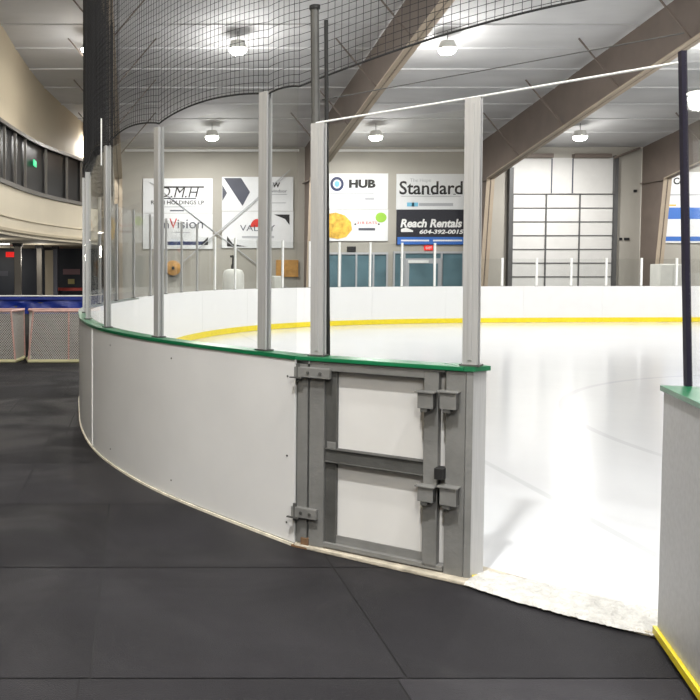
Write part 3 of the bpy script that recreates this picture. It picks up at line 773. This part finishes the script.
# 3 insurance
r = banner(322,387.5,173.5,209,'white insurance banner with a navy ring and bold black HUB lettering')
disc(r,M['ink_navy'],337,184,6.7,7.2,'ring',inner=.62); disc(r,M['ink_sky'],337,184,2.5,3,'centre')
bt(r,'HUB',M['ink'],349,375.5,179.5,188,bold=.055)
bb_(r,M['ink_lgrey'],330,374,193.2,194); bb_(r,M['ink_lgrey'],338,352,198,198.8); bb_(r,M['ink_lgrey'],365,374,197.5,200)
r = banner(322,387.5,209.4,241,'white banner with a golden pizza and a lime green spot')
pz = bpoly(r,M['pizza'],[(326.5,214),(336,212.5),(345,215.5),(351,222),(352,230),(346,237),(338,239),(326.5,237)],'pizza')
bt(r,'318 EATS',M['ink_red'],357,377,221.5,224); bb_(r,M['ink'],354.5,356,223.5,225); bb_(r,M['ink'],378,379.5,223.5,225); bb_(r,M['ink_grey'],358.5,375,228,230.5); disc(r,M['ink_green'],381,217.5,5.5,5,'spot')
# 4 newspaper and rentals
r = banner(396.5,464.5,174,209.5,'white newspaper banner with large Standard lettering')
bt(r,'The Hope',M['ink_lgrey'],410,431,178.5,183); bt(r,'Standard',M['ink'],399.5,462.5,181,194.5,bold=.014)
for (x, w) in ((422.8,2.6),(433.2,2.6),(429.3,2.6),(454.5,2.6)): bb_(r,M['ink'],x-w/2,x+w/2,193.9,194.6,'serif')
bb_(r,M['ink_lgrey'],401,461,196,196.6); bb_(r,M['ink_sky'],407,418,202.5,206.5); bb_(r,M['ink_grey'],412,414,202.5,206.5); bb_(r,M['ink_lgrey'],419,453,203,206)
M['bblack'] = mat('black banner vinyl', (38,39,48), .45)
r = banner(396.5,464.5,209.8,245,'black rentals banner with white lettering and a blue foot stripe', M['bblack'])
bt(r,'Reach Rentals',M['white'],400.5,462,219,227.5,bold=.035,shear=.2); bt(r,'604-392-0015',M['white'],419.5,463.5,229.5,234,bold=.035,shear=.2)
bb_(r,M['ink_blue'],397.5,464,237,244.4,'stripe'); bb_(r,M['white'],401,429,239.7,241.3,'stroke',.003); bb_(r,M['white'],433,462,239.7,241.3,'stroke',.003)
bpoly(r,M['white'],[(401,229),(406,227.5),(413,230.5),(413,232),(401,232)],'tool_shape')
# 5 blue striped banner
r = banner(664,740,172,243,'tall white banner with blue stripes beside the last steel frame')
bt(r,'Co',M['ink'],673.5,684,177.5,184.5,bold=.03); bb_(r,M['ink_grey'],668,670,179,187)
bb_(r,M['ink_blue'],664.3,740,207.5,219,'stripe'); bb_(r,M['ink_blue'],664.3,740,236.5,241,'stripe'); bb_(r,M['ink_lgrey'],667,705,194,195.5); bb_(r,M['pizza'],666,676,204.5,206)

# ------------------------------------------------------------------ doors and glazing in the back wall
def glazing(name, px0, px1, py0, verts, m):
    x0, z1 = Q(px0,py0,WY-.01); x1 = Q(px1,py0,WY-.01)[0]
    o = struct(name, MB().box(x0,x1,WY-.05,WY-.005,.12,z1), m)
    fr = MB().box(x0-.06,x1+.06,WY-.09,WY-.004,z1,z1+.08).box(x0-.06,x0,WY-.09,WY-.004,.0,z1).box(x1,x1+.06,WY-.09,WY-.004,.0,z1)
    for v in verts:
        xv = Q(v,260,WY-.01)[0]; fr.box(xv-.035,xv+.035,WY-.09,WY-.05,.0,z1)
    fr.build('window_frame', M['ink_lgrey'], o); return o
glazing('window_2',326,386,254.5,(340,356,373),M['teal'])
d = glazing('window_3',394.5,462,253.5,(404,441),M['teal'])
dx0, dx1 = Q(404.5,260,WY)[0], Q(440.5,260,WY)[0]
dr = struct('door_1', MB().box(dx0,dx1,WY-.13,WY-.095,.02,2.0), M['ink_lgrey'])
MB().box(dx0+.15,dx1-.15,WY-.145,WY-.13,.3,1.8).build('door_pane', M['teal'], dr)
MB().box(dx0+.1,dx0+.9,WY-.15,WY-.13,1.82,1.93).build('door_plate', M['white'], dr)
def wbox(name, lab, cat, px0, px1, py0, py1, m, th=.08, part='case'):
    x0, z1 = Q(px0,py0,WY-.02); x1, z0 = Q(px1,py1,WY-.02)
    r = empty(name, ((x0+x1)/2,WY-.02,z0), lab, cat); MB().box(x0,x1,WY-th,WY-.001,z0,z1).build(part, m, r, bevel=.01); return r, x0, x1, z0, z1
r,x0,x1,z0,z1 = wbox('exit_sign','lit red EXIT sign under the black rentals banner','sign',424,432.5,245.4,250.4,M['sign_red'])
text('EXIT','lettering',M['white'],r,x0+.05,z0+.05,(x1-x0)-.1,(z1-z0)-.1,WY-.08,.02)
wbox('vent_box','small dark vent box under the pizza banner','vent',347,355.5,246.5,252,M['ink'])
wbox('notice_board','ochre notice board on the wall under the half sun banner','board',276,298,260,277,M['orange'])
# hose reel
X, Z = Q(173,268,WY-.02); r = empty('hose_reel',(X,WY-.02,Z),'round ochre hose reel on the wall below the navy striped banner','hose reel')
Rm = Matrix.Translation((X,WY-.0,Z)) @ Matrix.Rotation(PI/2,4,'X')
MB().lathe([(.26,0),(.3,.02),(.3,.05),(.2,.06),(.2,.14),(.3,.15),(.3,.18),(.26,.2)], 20, Rm).build('reel', M['orange'], r, smooth=True)
MB().lathe([(.06,.2),(.06,.24)], 12, Rm).build('hub', M['ink'], r)

# overhead door
x0, ztop = Q(511.5,194,WY-.02); x1 = Q(612,194,WY-.02)[0]; dY = WY-.12
od = struct('door_2', MB().box(x0,x1,dY,WY-.005,.0,ztop), M['shutter'])
rows_ = 8; cw = (x1-x0)/3; rh = ztop/ (rows_+.5)
rb = MB()
for k in range(rows_+1): rb.box(x0,x1,dY-.02,dY,ztop-k*.537-.04,ztop-k*.537)
od_r = rb.build('door_rib', M['door_rib'], od)
rb = MB()
for k in range(4): rb.box(x0+k*cw-.03 if k else x0,x0+k*cw+.03 if k < 3 else x1,dY-.035,dY-.02,.0,ztop)
rb.build('door_stile', M['door_rib'], od)
tr = MB().box(x0-.16,x0,WY-.2,WY-.001,0,Q(511,168,WY)[1]).box(x1,x1+.14,WY-.2,WY-.001,0,Q(612,156,WY)[1]); tr.build('door_track', M['door_rib'], od)
ux = MB().box(x0,x1,WY-.05,WY-.001,ztop+.02,Q(512,158,WY)[1]); struct('trim_3', ux, M['shutter'])
zt_ = Q(512,158,WY)[1]
for (a, b, lab) in ((524,552,'dark spring box above the overhead door, nearer the newspaper banner'),(573,610,'wider dark spring box above the overhead door, nearer the striped banner')):
    xa, xb = Q(a,158,WY-.1)[0], Q(b,158,WY-.1)[0]
    tag(MB().box(xa,xb,WY-.25,WY-.001,zt_-.02,zt_+.14).build('spring_box', M['web'], bevel=.01), lab, 'door opener')
for v in (552,573):
    xv = Q(v,160,WY-.06)[0]; 
    tag(MB().box(xv-.02,xv+.02,WY-.08,WY-.051,ztop+.03,zt_-.03).build('chain_guide', M['ink_grey']), 'dark chain guide on the white section above the overhead door', 'rail', 'chain guides above the overhead door')
# pipe from the door head to the next frame
a = Q(614,158,WY-.3); b = Q(640,148,WY-.3)
tag(MB().tube([(a[0],WY-.3,a[1]),(b[0],WY-.3,b[1])], .05, 8).build('wall_pipe', M['web'], smooth=True), 'dark slanting pipe between the overhead door and the steel frame', 'pipe')
for k,(px,py,lab) in enumerate(((620.5,239,'small black wall socket nearest the overhead door'),(626.5,239,'wider black wall socket beside the steel frame'),(635,191,'small dark detector high on the wall beside the steel frame'))):
    X, Z = Q(px,py,WY-.01); w = (.05,.1,.06)[k]
    tag(MB().box(X-w,X+w,WY-.05,WY-.001,Z-.05,Z+.05).build('wall_socket' if k < 2 else 'wall_detector', M['ink'], bevel=.01), lab, 'socket' if k < 2 else 'detector')
# white cabinets and gear beyond the far boards
def cabinet(px0,px1,py0,Y,lab,m,cat='cabinet',name='storage_cabinet'):
    x0, z1 = Q(px0,py0,Y); x1 = Q(px1,py0,Y)[0]; r = empty(name,((x0+x1)/2,Y,0),lab,cat)
    MB().box(x0,x1,Y,Y+.6,.06,z1).build('body', m, r, bevel=.02); MB().box(x0+.03,(x0+x1)/2-.01,Y-.02,Y,.1,z1-.04).build('door', m, r); MB().box((x0+x1)/2+.01,x1-.03,Y-.02,Y,.1,z1-.04).build('door', m, r)
    MB().box(x0+.02,x1-.02,Y+.03,Y+.57,0,.06).build('plinth', M['ink'], r)
    return x0, x1, z1, r
cabinet(660,686,264,31,'white storage cabinet under the blue striped banner',M['tank'])
x0, x1, z1, r = cabinet(274,281,276,31.5,'narrow white cabinet under the ochre notice board',M['tank'])
xa, zt = Q(224,269,30.5); xb = Q(246,269,30.5)[0]
r = empty('water_tank',((xa+xb)/2,30.9,0),'white plastic tank with a dark filler neck before the half sun banner','tank')
cx = (xa+xb)/2; w = (xb-xa)/2; Rm = Matrix.Translation((cx,31,0))
MB().lathe([(w*.97,0),(w,.05),(w,zt-.2),(w*.8,zt-.04),(w*.3,zt)], 24, Rm).build('body', M['tank'], r, smooth=True)
MB().lathe([(.09,zt-.01),(.09,zt+.12),(.05,zt+.2),(.05,zt+.42)], 14, Rm).build('neck', M['ink'], r, smooth=True)
MB().lathe([(.12,zt+.42),(.12,zt+.5)], 14, Rm).build('cap', M['ink'], r)

# ------------------------------------------------------------------ blue barrier and goals
yB = 15.7; X1 = Q(78,296,yB)[0]-.0
r = empty('tarp_barrier',(-4,yB,0),'low barrier wrapped in blue tarpaulin behind the goal nets','barrier')
nx = 90; vs = []; fs = []
for i in range(nx+1):
    x = -9+(-.95+9)*i/nx
    for j, z in enumerate((.74,.8,.88,.94,1.0)):
        d = .03*math.sin(i*.9+j*1.3)+.02*math.sin(i*.37-j) if z < .99 else 0
        vs.append((x, yB-.04+d, z))
fs = [(i*5+j,(i+1)*5+j,(i+1)*5+j+1,i*5+j+1) for i in range(nx) for j in range(4)]
MB().add(vs,fs).build('tarpaulin', M['tarp'], r, smooth=True)
MB().box(-9,-.95,yB,yB+.12,.0,1.03).build('core', M['steel_dark'], r); MB().box(-9,-.95,yB-.09,yB+.14,1.0,1.06).build('top_edge', M['tarp'], r)
MB().box(-9,-.95,yB-.10,yB+.15,1.06,1.075).build('cap_strip', M['white'], r)
def goal(x0, x1, Y, lab, H=.86):
    r = empty('goal_net',((x0+x1)/2,Y,0),lab,'goal net')
    fy = Y+.62       # mouth side, away from the camera
    f = .022
    MB().tube([(x0,fy,0),(x0,fy,H),(x1,fy,H),(x1,fy,0)], .025, 8).build('goal_frame', M['pink_net'], r, smooth=True)
    top = [(x0,fy,H),(x0+.03,fy-.3,H),(x0+.14,Y+.02,H),(x1-.14,Y+.02,H),(x1-.03,fy-.3,H),(x1,fy,H)]
    MB().tube(top, f, 8).build('top_bar', M['pink_net'], r, smooth=True)
    bot = [(x0,fy,.03),(x0+.0,fy-.3,.03),(x0+.06,Y-.05,.03),(x1-.06,Y-.05,.03),(x1,fy-.3,.03),(x1,fy,.03)]
    MB().tube(bot, .03, 8).build('base_pad', M['pad'], r, smooth=True)
    for s_ in (0, 1):
        a = top[2] if s_ == 0 else top[3]; b = bot[2] if s_ == 0 else bot[3]
        MB().tube([a,b], .016, 8).build('corner_post', M['pink_net'], r, smooth=True)
    MB().tube([((x0+x1)/2+.02,Y+.02,H),((x0+x1)/2+.02,Y-.05,.03)], .014, 8).build('middle_post', M['pink_net'], r, smooth=True)
    # netting: diamonds on back and sides
    nm = MB()
    def panel(A, B, C, D, nu, nv, sag=.0):
        A,B,C,D = map(Vector,(A,B,C,D))
        def p(a, b):
            v = A.lerp(B,a).lerp(D.lerp(C,a),b); v.y -= sag*math.sin(PI*a)*math.sin(PI*b); return v
        for i in range(nu+nv):
            for dr in (0,1):
                pts = []
                for j in range(nv+1):
                    a = (i-nv+j)/nu if dr == 0 else (i-j)/nu
                    if -1e-6 <= a <= 1+1e-6: pts.append(p(a, j/nv))
                if len(pts) > 1: nm.tube(pts, .0055, 3, cap=False)
    panel(bot[2],bot[3],top[3],top[2],34,19,-.05); panel(bot[0],bot[2],top[2],top[0],14,19); panel(bot[3],bot[5],top[5],top[3],14,19)
    nm.build('netting', M['cord_white'], r)
gy = 14.15
goal(Q(25,340,gy)[0], Q(25,340,gy)[0]+1.42, gy, 'white goal net with faded red frame against the rink boards')
goal(Q(25,340,gy)[0]-1.66, Q(21,340,gy)[0]-.03, gy, 'white goal net farther from the rink boards, with another goal between')

# ------------------------------------------------------------------ lamps
def lamp_proto():
    r = local('high_bay_lamp','','lamp')
    MB().lathe([(.05,.0),(.06,.12),(.17,.16),(.23,.02),(.23,-.05),(.2,-.05)],20).build('housing', M['tank'], r, smooth=True)
    MB().lathe([(.08,-.2),(.17,-.17),(.225,-.11),(.24,-.051)],20).build('lens', M['lamp'], r)
    MB().tube([(0,0,.1),(0,0,.42)], .012, 6).build('stem', M['steel_dark'], r)
    return r
LX = [(-9,0),(2.75,1),(8.6,1),(15.9,1),(23,1),(30,1)]
LYs = [30.6,23.0,15.4,8.0,0.0,-8.0]
lpz = None
POWER = 330
for j, y in enumerate(LYs):
    for x in (-1.55 if y == 30.6 else -1.2, 2.75, 8.6 if y > 30 else 8.35, 15.9, 23, 30):
        z = (ZR(y) if y > 4 else ZR(4)-.15*(4-y))-.43
        vis = y > 20
        lab = {(-1.55,30.6):'high bay lamp over the end of the lobby, seen at the netting edge',(2.75,23.0):'glaring high bay lamp seen through the netting above the curved glass',
               (8.35,23.0):'glaring high bay lamp just below the sagging net rope',(8.6,30.6):'small high bay lamp above the insurance banner',
               (15.9,30.6):'small high bay lamp above the overhead door',(2.75,30.6):'small high bay lamp above the chevron banner'}.get((x,y))
        if y <= 0 and x > 20: continue
        if lpz is None: lpz = lamp_proto(); o = lpz
        else: o = copy_tree(lpz)
        place(o, (x,y,z)); o['label'] = lab or 'round high bay lamp hanging under the roof, out over the rink'
        if not lab: o['group'] = 'high bay lamps under the roof'
        elif 'group' in o: del o['group']
        L = bpy.data.lights.new('lamp_light','AREA'); L.shape = 'DISK'; L.size = .4; fac = (1.0 if y > 29 else .6 if y > 12 else .22 if y > 4 else 3.2 if x < 0 else 1.0 if x < 5 else .3)*(.35 if x < 0 and y > 4 else 1); L.energy = POWER*fac; L.color = (1,.985,.955)
        lo = bpy.data.objects.new('lamp_light', L); COL.objects.link(lo); lo.location = (x,y,z-.24)
        L = bpy.data.lights.new('lamp_glow','POINT'); L.shadow_soft_size = .22; L.energy = POWER*(.2 if y > 29 else .48 if y > 12 else .15 if y > 4 else 1.0 if x < 0 else .5 if x < 5 else .3)*(.3 if x < 0 and y > 4 else 1); L.color = (1,.985,.955)
        lo = bpy.data.objects.new('lamp_glow', L); COL.objects.link(lo); lo.location = (x,y,z-.4)
# lobby lights under the mezzanine, plus unseen points added to brighten its ceiling
for (x, y) in ((-4.5,26),(-3.5,31.5),(-6,35.5),(-6,20)):
    L = bpy.data.lights.new('lobby_light','AREA'); L.size = 1.2; L.energy = 40; L.color = (1,.95,.86)
    lo = bpy.data.objects.new('lobby_light', L); COL.objects.link(lo); lo.location = (x,y,2.47)
    L = bpy.data.lights.new('lobby_fill','POINT'); L.shadow_soft_size = .15; L.energy = 30; L.color = (1,.95,.86)
    lo = bpy.data.objects.new('lobby_fill', L); COL.objects.link(lo); lo.location = (x,y,2.0)

w = bpy.data.worlds.new('world'); S.world = w; w.use_nodes = True
w.node_tree.nodes['Background'].inputs[0].default_value = (.9,.93,1,1); w.node_tree.nodes['Background'].inputs[1].default_value = .3
for o in bpy.data.objects:
    if '_o' in o: del o['_o']
S.view_settings.view_transform = 'Standard'; S.view_settings.look = 'None'; S.view_settings.gamma = 1
S.view_settings.exposure = -0.02
S.cycles.max_bounces = 8; S.cycles.diffuse_bounces = 4; S.cycles.transparent_max_bounces = 24; S.cycles.sample_clamp_indirect = 6
S.cycles.caustics_reflective = False; S.cycles.caustics_refractive = False
